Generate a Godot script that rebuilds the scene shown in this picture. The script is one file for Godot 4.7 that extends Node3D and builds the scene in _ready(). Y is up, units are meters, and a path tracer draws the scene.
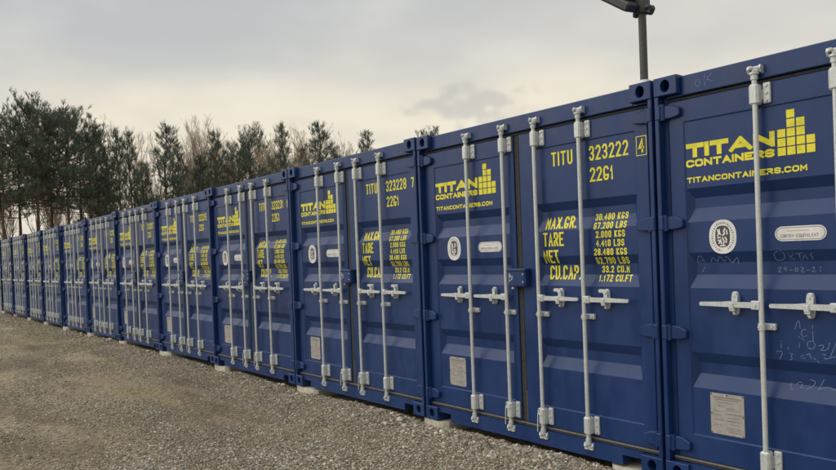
extends Node3D
# A row of dark blue shipping containers on a gravel yard, pines and bare trees behind.
# World: the row runs along -x, the door fronts face +z, corner castings stand on y = 0.

const PITCH := 2.46
const ROW := 12
const Z_FRAME := -0.055      # face of the door frame
const Z_PANEL := -0.062      # face of the pressed sheet inside the frame
const Z_GROOVE := -0.098     # bottom of its grooves
const Z_BAR := -0.012        # axis of the locking bars
const CAM := Vector3(2.5714, 1.5155, 4.0518)
# each groove: top, end of upper slope, start of lower slope, bottom
const GROOVES := [[1.868, 1.806, 1.742, 1.655], [1.463, 1.398, 1.322, 1.239], [0.834, 0.768, 0.697, 0.609]]

var m := {}
var rng := RandomNumberGenerator.new()
var glyphs := {}
var taken := {}
var clip_top := 9.0          # print is trimmed to the height of its line
var clip_bottom := -9.0
var ground_noise := FastNoiseLite.new()
var patch_noise := FastNoiseLite.new()

func _ready() -> void:
	rng.seed = 20
	var cam := Camera3D.new()
	cam.name = "camera"
	add_child(cam)
	cam.position = CAM
	cam.rotation = Vector3(-0.0105, 0.8957, -0.0366)
	cam.set_frustum(470.0 / 698.1 * 0.05, Vector2(0, 26.67 / 698.1 * 0.05), 0.05, 1500.0)
	cam.current = true
	var we := WorldEnvironment.new()
	we.name = "world_environment"
	var env := Environment.new()
	env.background_mode = Environment.BG_SKY
	env.tonemap_mode = Environment.TONE_MAPPER_LINEAR
	env.tonemap_exposure = 1.6
	env.sky = make_sky()
	env.background_energy_multiplier = 0.625
	env.sdfgi_enabled = true
	env.ssao_enabled = true
	env.ssil_enabled = true
	env.fog_enabled = false
	we.environment = env
	add_child(we)
	var sun := DirectionalLight3D.new()
	sun.name = "sun"
	sun.light_energy = 0.45
	sun.light_color = Color(1.0, 0.97, 0.92)
	sun.light_angular_distance = 80.0
	sun.shadow_enabled = true
	add_child(sun)
	sun.look_at_from_position(Vector3(-4.5, 7.5, 5.0), Vector3.ZERO)

	ground_noise.seed = 5
	ground_noise.frequency = 0.9
	ground_noise.fractal_octaves = 4
	patch_noise.seed = 11
	patch_noise.frequency = 0.35
	patch_noise.fractal_octaves = 4
	make_materials()
	make_glyphs()
	make_ground()
	make_containers()
	make_trees()
	make_pads()
	make_lamp()
	make_gravel()

# ------------------------------------------------------------------ sky
func make_sky() -> Sky:
	var w := 1536
	var h := 768
	var img := Image.create_empty(w, h, false, Image.FORMAT_RGBF)
	var n1 := FastNoiseLite.new()
	n1.seed = 3
	n1.frequency = 1.0
	n1.fractal_octaves = 5
	var n2 := FastNoiseLite.new()
	n2.seed = 8
	n2.frequency = 6.0
	n2.fractal_octaves = 4
	var high := Color(0.742, 0.760, 0.770)
	var mid := Color(0.840, 0.832, 0.808)
	var low := Color(0.945, 0.912, 0.835)
	for j in h:
		var el := (0.5 - (j + 0.5) / h) * PI
		var s := sin(el)
		for i in w:
			var c := low
			if s > -0.02:
				var az := (i + 0.5) / w * TAU
				var d := Vector3(sin(az) * cos(el), s, -cos(az) * cos(el))
				d.z = d.z
				# streaky layers: stretch along the horizon, compress upward
				var k := 1.0 / (maxf(s, 0.0) + 0.16)
				var q := Vector3(d.x * k, 0.0, d.z * k)
				var a := n1.get_noise_3d(q.x * 0.55, 3.0, q.z * 0.55)
				var b := n2.get_noise_3d(d.x * 0.6, d.y * 2.4, d.z * 0.6)
				var n := a * 0.40 + b * 0.12
				var side := clampf((-d.x - 0.72) * 1.3, -0.45, 0.35)
				var t1 := clampf((s - 0.16) / 0.17 + n, 0.0, 1.0)
				var t2 := clampf((s - 0.16) / 0.24 + n + side, 0.0, 1.0)
				c = low.lerp(mid, smoothstep(0.0, 0.75, t1)).lerp(high, smoothstep(0.35, 1.0, t2))
				var streak := clampf(n1.get_noise_3d(q.x * 1.9 + 7.0, 9.0, q.z * 1.9) * 1.6, -1.0, 1.0)
				c = c.lerp(Color(0.77, 0.765, 0.755) if streak > 0.0 else Color(0.96, 0.945, 0.90), absf(streak) * 0.28)
				# one small grey cumulus low over the row
				var e := Vector2(rad_to_deg(angle_difference(deg_to_rad(-46.6), atan2(d.x, -d.z))), rad_to_deg(el))
				var p := Vector2(e.x / 5.2, (e.y - 11.7) / 1.6)
				var puff := 1.0 - p.length() + n2.get_noise_3d(d.x * 4.0, d.y * 6.0, d.z * 4.0) * 1.1
				c = c.lerp(Color(0.755, 0.748, 0.742), smoothstep(0.0, 0.6, puff) * 0.58)
			img.set_pixel(i, j, c.srgb_to_linear())
	var mat := PanoramaSkyMaterial.new()
	mat.panorama = ImageTexture.create_from_image(img)
	mat.filter = true
	var sky := Sky.new()
	sky.sky_material = mat
	return sky

# ------------------------------------------------------------------ materials
func noise_image(seed_: int, freq: float, oct: int, size: int) -> Image:
	var n := FastNoiseLite.new()
	n.seed = seed_
	n.frequency = freq
	n.fractal_octaves = oct
	return n.get_seamless_image(size, size)

func ramp(img: Image, stops: Array, second: Image = null, amount := 0.0) -> ImageTexture:
	var g := Gradient.new()
	var off := PackedFloat32Array()
	var col := PackedColorArray()
	for s in stops:
		off.append(s[0])
		col.append(s[1])
	g.offsets = off
	g.colors = col
	var out := Image.create_empty(img.get_width(), img.get_height(), true, Image.FORMAT_RGB8)
	for y in img.get_height():
		for x in img.get_width():
			var v := img.get_pixel(x, y).r
			if second:
				v = clampf(v + (second.get_pixel(x, y).r - 0.5) * amount, 0.0, 1.0)
			out.set_pixel(x, y, g.sample(v))
	out.generate_mipmaps()
	return ImageTexture.create_from_image(out)

func lin(r: float, g: float, b: float) -> Color:
	return Color(r, g, b).linear_to_srgb()

func mat(called: String, c: Color, rough := 0.6, metal := 0.0) -> StandardMaterial3D:
	var s := StandardMaterial3D.new()
	s.resource_name = called
	s.albedo_color = c
	s.roughness = rough
	s.metallic = metal
	m[called] = s
	return s

func grain(s: StandardMaterial3D, tex: Texture2D, scale: Vector3) -> void:
	s.albedo_texture = tex
	s.uv1_triplanar = true
	s.uv1_world_triplanar = true
	s.uv1_scale = scale

func make_materials() -> void:
	var fine := noise_image(1, 0.03, 5, 512)
	var coarse := noise_image(2, 0.008, 4, 512)
	var mottled := ramp(coarse, [[0.0, Color(0.88, 0.885, 0.895)], [0.5, Color(0.965, 0.965, 0.97)], [1.0, Color(1, 1, 1)]], fine, 0.5)
	var dusty := ramp(fine, [[0.0, Color(0.72, 0.71, 0.69)], [0.35, Color(0.92, 0.92, 0.91)], [1.0, Color(1, 1, 1)]], coarse, 0.4)
	var zinc := ramp(fine, [[0.1, Color(0.88, 0.885, 0.89)], [0.5, Color(0.965, 0.968, 0.97)], [0.9, Color(1, 1, 1)]], coarse, 0.5)
	var rough_tex := ramp(coarse, [[0.2, Color(0.62, 0.62, 0.62)], [0.8, Color(1, 1, 1)]], fine, 0.6)
	var blue := mat("blue_paint", lin(0.0138, 0.0430, 0.156), 0.46)
	grain(blue, mottled, Vector3(0.55, 0.22, 0.55))
	blue.roughness_texture = rough_tex
	blue.metallic_specular = 0.42
	var bn := ImageTexture.create_from_image(bumped(noise_image(14, 0.012, 3, 512), 1.2))
	blue.normal_enabled = true
	blue.normal_texture = bn
	blue.normal_scale = 0.25
	# units that have faded or weathered a little differently
	for k in 3:
		var v: StandardMaterial3D = blue.duplicate()
		v.resource_name = "blue_paint_faded"
		v.albedo_color = [lin(0.0160, 0.047, 0.160), lin(0.0128, 0.041, 0.148), lin(0.0145, 0.045, 0.166)][k]
		v.roughness = [0.52, 0.43, 0.48][k]
		m["blue_%d" % k] = v
	var gal := mat("galvanised_steel", lin(0.64, 0.675, 0.675), 0.40, 0.2)
	grain(gal, zinc, Vector3(4, 2.5, 4))
	var rub := mat("gasket_rubber", lin(0.050, 0.047, 0.043), 0.85)
	grain(rub, dusty, Vector3(2, 2, 2))
	grain(mat("gasket_lip", lin(0.20, 0.19, 0.165), 0.8), dusty, Vector3(2, 2, 2))
	grain(mat("yellow_film", lin(0.88, 0.80, 0.035), 0.45), mottled, Vector3(2, 2, 2))
	grain(mat("white_film", lin(0.82, 0.82, 0.81), 0.45), mottled, Vector3(2, 2, 2))
	mat("grey_film", lin(0.34, 0.35, 0.37), 0.5)
	mat("dark_print", lin(0.06, 0.06, 0.065), 0.6)
	mat("faint_print", lin(0.20, 0.185, 0.18), 0.6)
	mat("red_print", lin(0.55, 0.36, 0.34), 0.6)
	mat("chalk", lin(0.17, 0.22, 0.36), 0.9)
	grain(mat("plate_metal", lin(0.42, 0.395, 0.37), 0.6, 0.1), mottled, Vector3(4, 4, 4))
	mat("dark_hole", lin(0.012, 0.013, 0.016), 0.9)
	grain(mat("concrete", lin(0.66, 0.62, 0.54), 0.95), dusty, Vector3(3, 3, 3))
	grain(mat("white_stone", lin(0.64, 0.60, 0.52), 0.95), dusty, Vector3(6, 6, 6))
	grain(mat("pole_steel", lin(0.085, 0.088, 0.088), 0.55, 0.3), dusty, Vector3(2, 2, 2))
	grain(mat("lamp_casing", lin(0.04, 0.043, 0.052), 0.5), dusty, Vector3(3, 3, 3))
	mat("lamp_glass", lin(0.2, 0.21, 0.22), 0.15)
	mat("wire", lin(0.72, 0.73, 0.72), 0.5)
	grain(mat("pine_bark", lin(0.13, 0.092, 0.068), 0.95), dusty, Vector3(1.5, 0.4, 1.5))
	grain(mat("grey_bark", lin(0.15, 0.125, 0.10), 0.95), dusty, Vector3(1.5, 0.5, 1.5))
	mat("twig", lin(0.44, 0.355, 0.265), 0.95)
	var nd := mat("needles", Color(1, 1, 1), 0.8)
	nd.vertex_color_use_as_albedo = true
	nd.cull_mode = BaseMaterial3D.CULL_DISABLED
	nd.backlight_enabled = true
	nd.backlight = Color(0.22, 0.26, 0.18)
	var st := mat("stone", Color(1, 1, 1), 0.95)
	st.vertex_color_use_as_albedo = true
	grain(st, dusty, Vector3(9, 9, 9))
	# ground: soil with grit, tinted per vertex by patches of straw, moss and damp earth
	var so := mat("soil", Color(1, 1, 1), 0.97)
	so.vertex_color_use_as_albedo = true
	var grit := noise_image(21, 0.16, 4, 1024)
	so.albedo_texture = ramp(grit, [[0.0, Color(0.40, 0.38, 0.36)], [0.4, Color(0.74, 0.72, 0.70)], [0.62, Color(0.90, 0.88, 0.86)], [1.0, Color(1, 1, 1)]], noise_image(22, 0.02, 4, 1024), 0.7)
	so.normal_enabled = true
	so.normal_texture = ImageTexture.create_from_image(bumped(grit, 6.0))
	so.normal_scale = 1.0

func bumped(img: Image, strength: float) -> Image:
	var o := img.duplicate()
	o.convert(Image.FORMAT_RGBA8)
	o.bump_map_to_normal_map(strength)
	o.generate_mipmaps()
	return o

# ------------------------------------------------------------------ mesh helpers
func begin() -> SurfaceTool:
	var st := SurfaceTool.new()
	st.begin(Mesh.PRIMITIVE_TRIANGLES)
	return st

func tri(st: SurfaceTool, a: Vector3, b: Vector3, c: Vector3) -> void:
	# a, b, c run counter-clockwise seen from outside
	var n := (b - a).cross(c - a)
	if n.length_squared() < 1e-16:
		return
	n = n.normalized()
	for v in [a, c, b]:
		st.set_normal(n)
		st.add_vertex(v)

func quad(st: SurfaceTool, a: Vector3, b: Vector3, c: Vector3, d: Vector3) -> void:
	tri(st, a, b, c)
	tri(st, a, c, d)

func box(st: SurfaceTool, lo: Vector3, hi: Vector3, bev := 0.003, xf := Transform3D.IDENTITY) -> void:
	# chamfered box
	var c := (lo + hi) * 0.5
	var h := (hi - lo) * 0.5
	bev = minf(bev, minf(h.x, minf(h.y, h.z)) * 0.9)
	var f := func(sx: float, sy: float, sz: float, ax: int) -> Vector3:
		var v := Vector3(h.x - bev, h.y - bev, h.z - bev)
		v[ax] = h[ax]
		return xf * (c + v * Vector3(sx, sy, sz))
	for ax in 3:
		for s in [-1.0, 1.0]:
			var u := (ax + 1) % 3
			var w := (ax + 2) % 3
			var p := []
			for k in [[-1, -1], [1, -1], [1, 1], [-1, 1]]:
				var sg := Vector3.ZERO
				sg[ax] = s
				sg[u] = k[0]
				sg[w] = k[1]
				p.append(f.call(sg.x, sg.y, sg.z, ax))
			if s > 0:
				quad(st, p[0], p[1], p[2], p[3])
			else:
				quad(st, p[3], p[2], p[1], p[0])
	if bev <= 0.0:
		return
	for ax in 3:                     # edges along ax
		var u := (ax + 1) % 3
		var w := (ax + 2) % 3
		for su in [-1.0, 1.0]:
			for sw in [-1.0, 1.0]:
				var a := Vector3.ZERO
				a[u] = su
				a[w] = sw
				var a0 := a
				a0[ax] = -1
				var a1 := a
				a1[ax] = 1
				var p0 = f.call(a0.x, a0.y, a0.z, u)
				var p1 = f.call(a1.x, a1.y, a1.z, u)
				var p2 = f.call(a1.x, a1.y, a1.z, w)
				var p3 = f.call(a0.x, a0.y, a0.z, w)
				if su * sw > 0:
					quad(st, p3, p2, p1, p0)
				else:
					quad(st, p0, p1, p2, p3)
	for sx in [-1.0, 1.0]:
		for sy in [-1.0, 1.0]:
			for sz in [-1.0, 1.0]:
				var p0 = f.call(sx, sy, sz, 0)
				var p1 = f.call(sx, sy, sz, 1)
				var p2 = f.call(sx, sy, sz, 2)
				if sx * sy * sz > 0:
					tri(st, p0, p1, p2)
				else:
					tri(st, p2, p1, p0)

func tube(st: SurfaceTool, a: Vector3, b: Vector3, ra: float, rb: float, sides := 10, caps := true) -> void:
	var d := (b - a).normalized()
	var u := d.cross(Vector3.RIGHT if absf(d.x) < 0.8 else Vector3.UP).normalized()
	var w := d.cross(u)
	for i in sides:
		var t0 := TAU * i / sides
		var t1 := TAU * (i + 1) / sides
		var n0 := u * cos(t0) + w * sin(t0)
		var n1 := u * cos(t1) + w * sin(t1)
		var vs := [a + n0 * ra, b + n1 * rb, a + n1 * ra, a + n0 * ra, b + n0 * rb, b + n1 * rb]
		var ns := [n0, n1, n1, n0, n0, n1]
		for k in 6:
			st.set_normal(ns[k])
			st.add_vertex(vs[k])
		if caps:
			tri(st, b, b + n0 * rb, b + n1 * rb)
			tri(st, a, a + n1 * ra, a + n0 * ra)

func prism(st: SurfaceTool, poly: PackedVector2Array, z0: float, z1: float, bev := 0.0) -> void:
	# an outline in x, y (any winding) extruded from z0 (back) to z1 (front), front edge chamfered
	if Geometry2D.is_polygon_clockwise(poly):
		poly = poly.duplicate()
		poly.reverse()
	var face := poly
	if bev > 0.0:
		var g := Geometry2D.offset_polygon(poly, -bev)
		if g.size() == 1 and g[0].size() == poly.size():
			face = g[0]
			if Geometry2D.is_polygon_clockwise(face):
				face.reverse()
			# line the vertices up
			var best := 0
			for i in face.size():
				if face[i].distance_to(poly[0]) < face[best].distance_to(poly[0]):
					best = i
			var r := PackedVector2Array()
			for i in face.size():
				r.append(face[(i + best) % face.size()])
			face = r
		else:
			bev = 0.0
	var idx := Geometry2D.triangulate_polygon(face)
	for i in range(0, idx.size(), 3):
		var p0 := face[idx[i]]
		var p1 := face[idx[i + 1]]
		var p2 := face[idx[i + 2]]
		var ccw := (p1 - p0).cross(p2 - p0) > 0
		var a := Vector3(p0.x, p0.y, z1)
		var b := Vector3(p1.x, p1.y, z1)
		var c := Vector3(p2.x, p2.y, z1)
		if ccw:
			tri(st, a, b, c)
		else:
			tri(st, a, c, b)
		var zb := Vector3(0, 0, z0 - z1)
		if ccw:
			tri(st, a + zb, c + zb, b + zb)
		else:
			tri(st, a + zb, b + zb, c + zb)
	var n := poly.size()
	for i in n:
		var p := poly[i]
		var q := poly[(i + 1) % n]
		var zm := z1 - bev
		quad(st, Vector3(p.x, p.y, z0), Vector3(q.x, q.y, z0), Vector3(q.x, q.y, zm), Vector3(p.x, p.y, zm))
		if bev > 0.0:
			var fp := face[i]
			var fq := face[(i + 1) % n]
			quad(st, Vector3(p.x, p.y, zm), Vector3(q.x, q.y, zm), Vector3(fq.x, fq.y, z1), Vector3(fp.x, fp.y, z1))

func oval(cx: float, cy: float, rx: float, ry: float, n := 28, power := 2.0) -> PackedVector2Array:
	var p := PackedVector2Array()
	for i in n:
		var t := TAU * i / n
		var c := cos(t)
		var s := sin(t)
		p.append(Vector2(cx + rx * signf(c) * pow(absf(c), 2.0 / power), cy + ry * signf(s) * pow(absf(s), 2.0 / power)))
	return p

func put(parent: Node, called: String, st: SurfaceTool, material: String) -> MeshInstance3D:
	var o := MeshInstance3D.new()
	o.name = called
	o.mesh = st.commit()
	o.mesh.surface_set_material(0, m[material])
	parent.add_child(o, true)
	return o

func numbered(called: String) -> String:
	if not taken.has(called):
		taken[called] = 0
		return called
	taken[called] += 1
	return "%s_%03d" % [called, taken[called]]

func tag(o: Node, label: String, category: String, group := "") -> void:
	o.set_meta("label", label)
	o.set_meta("category", category)
	if group != "":
		o.set_meta("group", group)

# ------------------------------------------------------------------ lettering
func make_glyphs() -> void:
	# strokes on a grid 4 wide and 6 high; pairs of digits are x, y
	var src := {
		"0": "26 16 05 01 10 30 41 45 36 26", "1": "14 26 20", "2": "05 16 36 45 44 00 40", "3": "05 16 36 45 44 33 42 41 30 10 01|33 23",
		"4": "30 36 02 42", "5": "46 06 03 33 42 41 30 10 01", "6": "45 36 16 05 01 10 30 41 42 33 03", "7": "06 46 20", "8": "13 04 05 16 36 45 44 33 13|13 02 01 10 30 41 42 33",
		"9": "01 10 30 41 45 36 16 05 04 13 43", "T": "06 46|26 20", "I": "20 26", "U": "06 01 10 30 41 46", "G": "45 36 16 05 01 10 30 41 42 22",
		"M": "00 06 22 46 40", "A": "00 26 40|12 32", "X": "00 46|06 40", "R": "00 06 36 45 44 33 03|23 40", "E": "46 06 00 40|03 33", "N": "00 06 40 46",
		"C": "45 36 16 05 01 10 30 41", "P": "00 06 36 45 44 33 03", "K": "00 06|46 03|13 40", "S": "45 36 16 05 04 13 33 42 41 30 10 01", "L": "06 00 40",
		"B": "00 06 36 45 44 33 03|33 42 41 30 00", "F": "00 06 46|03 33", "D": "00 06 36 45 41 30 00 06", "O": "26 16 05 01 10 30 41 45 36 26",
		"Q": "26 16 05 01 10 30 41 45 36 26|31 40", "V": "06 20 46", "Y": "06 23 46|23 20", "-": "13 33", "H": "00 06|40 46|03 43"}
	for k in src:
		var lines := []
		for s in src[k].split("|"):
			var pl := PackedVector2Array()
			for t in s.split(" "):
				pl.append(Vector2(int(t[0]) / 4.0, int(t[1]) / 6.0))
			lines.append(pl)
		glyphs[k] = lines

func profile(y: float, drape: bool) -> float:
	if not drape:
		return Z_FRAME
	for g in GROOVES:
		if y < g[0] and y > g[3]:
			if y > g[1]:
				return remap(y, g[0], g[1], Z_PANEL, Z_GROOVE)
			if y > g[2]:
				return Z_GROOVE
			return remap(y, g[2], g[3], Z_GROOVE, Z_PANEL)
	return Z_PANEL

func flat_poly(st: SurfaceTool, poly: PackedVector2Array, lift: float, drape := true, base := 9.0) -> void:
	# a convex print laid on the door face; cut at the bends of the grooves
	poly = clip_y(clip_y(poly, clip_top, true), clip_bottom, false)
	if poly.size() < 3:
		return
	var cuts := [9.0]
	if drape and base > 8.0:
		for g in GROOVES:
			cuts.append_array(g)
	cuts.append(-9.0)
	for k in cuts.size() - 1:
		var p := clip_y(clip_y(poly, cuts[k], true), cuts[k + 1], false)
		if p.size() < 3:
			continue
		var mid := 0.0
		for v in p:
			mid += v.y
		mid /= p.size()
		var vs := []
		for v in p:
			# stay on this strip's own plane at its borders
			var z := base if base < 8.0 else profile(lerpf(v.y, mid, 0.0005), drape)
			vs.append(Vector3(v.x, v.y, z + lift))
		for i in range(1, vs.size() - 1):
			if (p[i] - p[0]).cross(p[i + 1] - p[0]) > 0:
				tri(st, vs[0], vs[i], vs[i + 1])
			else:
				tri(st, vs[0], vs[i + 1], vs[i])

func clip_y(p: PackedVector2Array, y: float, below: bool) -> PackedVector2Array:
	var out := PackedVector2Array()
	for i in p.size():
		var a := p[i]
		var b := p[(i + 1) % p.size()]
		var ia := a.y <= y if below else a.y >= y
		var ib := b.y <= y if below else b.y >= y
		if ia:
			out.append(a)
		if ia != ib:
			out.append(a.lerp(b, (y - a.y) / (b.y - a.y)))
	return out

func stroke(st: SurfaceTool, pl: PackedVector2Array, t: float, lift: float, square := true, drape := true, base := 9.0) -> void:
	# a line of width t with mitred joints, one convex piece per segment
	var n := pl.size()
	var closed := pl[0].distance_to(pl[n - 1]) < 1e-4 and n > 3
	var h := t * 0.5
	var sides := []
	for i in n:
		var prev := pl[i - 1] if i > 0 else (pl[n - 2] if closed else pl[0])
		var next := pl[i + 1] if i < n - 1 else (pl[1] if closed else pl[n - 1])
		var d0 := (pl[i] - prev).normalized() if prev != pl[i] else (next - pl[i]).normalized()
		var d1 := (next - pl[i]).normalized() if next != pl[i] else d0
		var n0 := Vector2(-d0.y, d0.x)
		var n1 := Vector2(-d1.y, d1.x)
		var mm := (n0 + n1)
		mm = n0 if mm.length() < 0.2 else mm.normalized()
		var k := h / maxf(mm.dot(n0), 0.42)
		var c := pl[i]
		if square and not closed and i == 0:
			c -= d1 * h
		if square and not closed and i == n - 1:
			c += d0 * h
		sides.append([c + mm * k, c - mm * k])
	for i in n - 1:
		flat_poly(st, PackedVector2Array([sides[i][0], sides[i][1], sides[i + 1][1], sides[i + 1][0]]), lift, drape, base)

func write(st: SurfaceTool, s: String, x: float, y: float, w: float, h: float, t: float, adv: float, lift := 0.0015, drape := true, base := 9.0) -> float:
	# letters of cell w × h from baseline y, strokes t wide; returns the x behind the last one
	for ch in s:
		if ch == " ":
			x += adv * 0.62
			continue
		if ch == ".":
			flat_poly(st, PackedVector2Array([Vector2(x, y), Vector2(x + t, y), Vector2(x + t, y + t), Vector2(x, y + t)]), lift, drape, base)
			x += t + (adv - w)
			continue
		var narrow: bool = ch == "I" or ch == "1"
		var z := 0.0
		for pl in glyphs[ch]:
			var q := PackedVector2Array()
			for p in pl:
				var px: float = (p.x - (0.5 if ch == "I" else 0.25 if ch == "1" else 0.0)) * (w - t)
				q.append(Vector2(x + t * 0.5 + px, y + t * 0.5 + p.y * (h - t)))
			clip_top = y + h
			clip_bottom = y
			stroke(st, q, t, lift + z, true, drape, base)
			clip_top = 9.0
			clip_bottom = -9.0
			z += 0.0004
		x += (t + adv - w) if ch == "I" else (adv - (w - t) * 0.5) if narrow else adv
	return x

# ------------------------------------------------------------------ the container
func door_mesh(x0: float, x1: float, pl: float, pr: float) -> SurfaceTool:
	var st := begin()
	var yb := 0.152
	var yt := 2.432
	var pb := 0.305
	var pt := 2.295
	var e := 0.005
	var F := Z_FRAME
	var P := Z_PANEL
	var v := func(x: float, y: float, z: float) -> Vector3: return Vector3(x, y, z)
	var a0 := x0 + e
	var a1 := x1 - e
	var b0 := yb + e
	var b1 := yt - e
	# frame
	quad(st, v.call(a0, b0, F), v.call(a1, b0, F), v.call(pr, pb, F), v.call(pl, pb, F))
	quad(st, v.call(a1, b0, F), v.call(a1, b1, F), v.call(pr, pt, F), v.call(pr, pb, F))
	quad(st, v.call(a1, b1, F), v.call(a0, b1, F), v.call(pl, pt, F), v.call(pr, pt, F))
	quad(st, v.call(a0, b1, F), v.call(a0, b0, F), v.call(pl, pb, F), v.call(pl, pt, F))
	# outer chamfer and sides
	var o := [[x0, yb, a0, b0], [x1, yb, a1, b0], [x1, yt, a1, b1], [x0, yt, a0, b1]]
	for i in 4:
		var p = o[i]
		var q = o[(i + 1) % 4]
		quad(st, v.call(p[0], p[1], F - e), v.call(q[0], q[1], F - e), v.call(q[2], q[3], F), v.call(p[2], p[3], F))
		quad(st, v.call(p[0], p[1], -0.11), v.call(q[0], q[1], -0.11), v.call(q[0], q[1], F - e), v.call(p[0], p[1], F - e))
	quad(st, v.call(x0, yt, -0.11), v.call(x1, yt, -0.11), v.call(x1, yb, -0.11), v.call(x0, yb, -0.11))
	# lip down to the sheet
	var k := 0.007
	var l := pl + k
	var r := pr - k
	quad(st, v.call(pl, pb, F), v.call(pr, pb, F), v.call(r, pb + k, P), v.call(l, pb + k, P))
	quad(st, v.call(pr, pb, F), v.call(pr, pt, F), v.call(r, pt - k, P), v.call(r, pb + k, P))
	quad(st, v.call(pr, pt, F), v.call(pl, pt, F), v.call(l, pt - k, P), v.call(r, pt - k, P))
	quad(st, v.call(pl, pt, F), v.call(pl, pb, F), v.call(l, pb + k, P), v.call(l, pt - k, P))
	# sheet with three pressed grooves
	var y := pt - k
	var G := Z_GROOVE
	var d := 0.034
	for g in GROOVES:
		quad(st, v.call(l, g[0], P), v.call(r, g[0], P), v.call(r, y, P), v.call(l, y, P))
		quad(st, v.call(l + d, g[1], G), v.call(r - d, g[1], G), v.call(r, g[0], P), v.call(l, g[0], P))
		quad(st, v.call(l + d, g[2], G), v.call(r - d, g[2], G), v.call(r - d, g[1], G), v.call(l + d, g[1], G))
		quad(st, v.call(l, g[3], P), v.call(r, g[3], P), v.call(r - d, g[2], G), v.call(l + d, g[2], G))
		quad(st, v.call(l, g[3], P), v.call(l + d, g[2], G), v.call(l + d, g[1], G), v.call(l, g[0], P))
		quad(st, v.call(r - d, g[2], G), v.call(r, g[3], P), v.call(r, g[0], P), v.call(r - d, g[1], G))
		y = g[3]
	quad(st, v.call(l, pb + k, P), v.call(r, pb + k, P), v.call(r, y, P), v.call(l, y, P))
	return st

func hinge_mesh(x: float, y: float, s: float) -> SurfaceTool:
	# blade from the post over the door edge; s = 1 on the left post, -1 on the right one
	var st := begin()
	var p := PackedVector2Array()
	for q in [[0.036, 0.046], [0.075, 0.046], [0.115, 0.040], [0.156, 0.020], [0.160, 0.010], [0.160, -0.022], [0.150, -0.032], [0.100, -0.040], [0.036, -0.040]]:
		p.append(Vector2(x + s * q[0], y + q[1]))
	prism(st, p, Z_FRAME - 0.004, -0.022, 0.005)
	tube(st, Vector3(x + s * 0.043, y - 0.047, -0.024), Vector3(x + s * 0.043, y + 0.055, -0.024), 0.018, 0.018, 10)
	box(st, Vector3(minf(x + s * 0.004, x + s * 0.040), y - 0.042, -0.04), Vector3(maxf(x + s * 0.004, x + s * 0.040), y + 0.048, 0.004), 0.004)
	return st

func casting_mesh(x0: float, y0: float, z1 := 0.002, z0 := -0.176) -> SurfaceTool:
	# 162 × 118 × 178 mm block with an oval hole in its front
	var st := begin()
	var x1 := x0 + 0.162
	var y1 := y0 + 0.118
	var c := Vector2((x0 + x1) * 0.5, (y0 + y1) * 0.5)
	var n := 32
	var outer := []
	var inner := []
	var rim := []
	for i in n:
		var t := TAU * (i + 0.5) / n
		var d := Vector2(cos(t), sin(t))
		var k := minf(0.077 / maxf(absf(d.x), 1e-4), 0.055 / maxf(absf(d.y), 1e-4))
		outer.append(c + d * k)
		inner.append(c + Vector2(d.x * 0.0345, d.y * 0.0415))
		rim.append(c + Vector2(d.x * 0.0315, d.y * 0.0385))
	for i in n:
		var j := (i + 1) % n
		quad(st, Vector3(inner[i].x, inner[i].y, z1), Vector3(outer[i].x, outer[i].y, z1), Vector3(outer[j].x, outer[j].y, z1), Vector3(inner[j].x, inner[j].y, z1))
		quad(st, Vector3(rim[i].x, rim[i].y, z1 - 0.004), Vector3(inner[i].x, inner[i].y, z1), Vector3(inner[j].x, inner[j].y, z1), Vector3(rim[j].x, rim[j].y, z1 - 0.004))
		quad(st, Vector3(rim[i].x, rim[i].y, z1 - 0.13), Vector3(rim[i].x, rim[i].y, z1 - 0.004), Vector3(rim[j].x, rim[j].y, z1 - 0.004), Vector3(rim[j].x, rim[j].y, z1 - 0.13))
		tri(st, Vector3(c.x, c.y, z1 - 0.13), Vector3(rim[i].x, rim[i].y, z1 - 0.13), Vector3(rim[j].x, rim[j].y, z1 - 0.13))
		# fill the corner that the rays skip
		if absf(outer[i].x - outer[j].x) > 1e-5 and absf(outer[i].y - outer[j].y) > 1e-5:
			var cr := Vector2(c.x + signf(outer[i].x - c.x) * 0.077, c.y + signf(outer[i].y - c.y) * 0.055)
			tri(st, Vector3(outer[i].x, outer[i].y, z1), Vector3(cr.x, cr.y, z1), Vector3(outer[j].x, outer[j].y, z1))
	# chamfer and sides
	var b := 0.004
	var q := [[x0, y0], [x1, y0], [x1, y1], [x0, y1]]
	for i in 4:
		var p = q[i]
		var r = q[(i + 1) % 4]
		var pi_ := Vector2(c.x + signf(p[0] - c.x) * 0.077, c.y + signf(p[1] - c.y) * 0.055)
		var ri := Vector2(c.x + signf(r[0] - c.x) * 0.077, c.y + signf(r[1] - c.y) * 0.055)
		quad(st, Vector3(p[0], p[1], z1 - b), Vector3(r[0], r[1], z1 - b), Vector3(ri.x, ri.y, z1), Vector3(pi_.x, pi_.y, z1))
		quad(st, Vector3(p[0], p[1], z0), Vector3(r[0], r[1], z0), Vector3(r[0], r[1], z1 - b), Vector3(p[0], p[1], z1 - b))
	quad(st, Vector3(x0, y1, z0), Vector3(x1, y1, z0), Vector3(x1, y0, z0), Vector3(x0, y0, z0))
	return st

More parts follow.
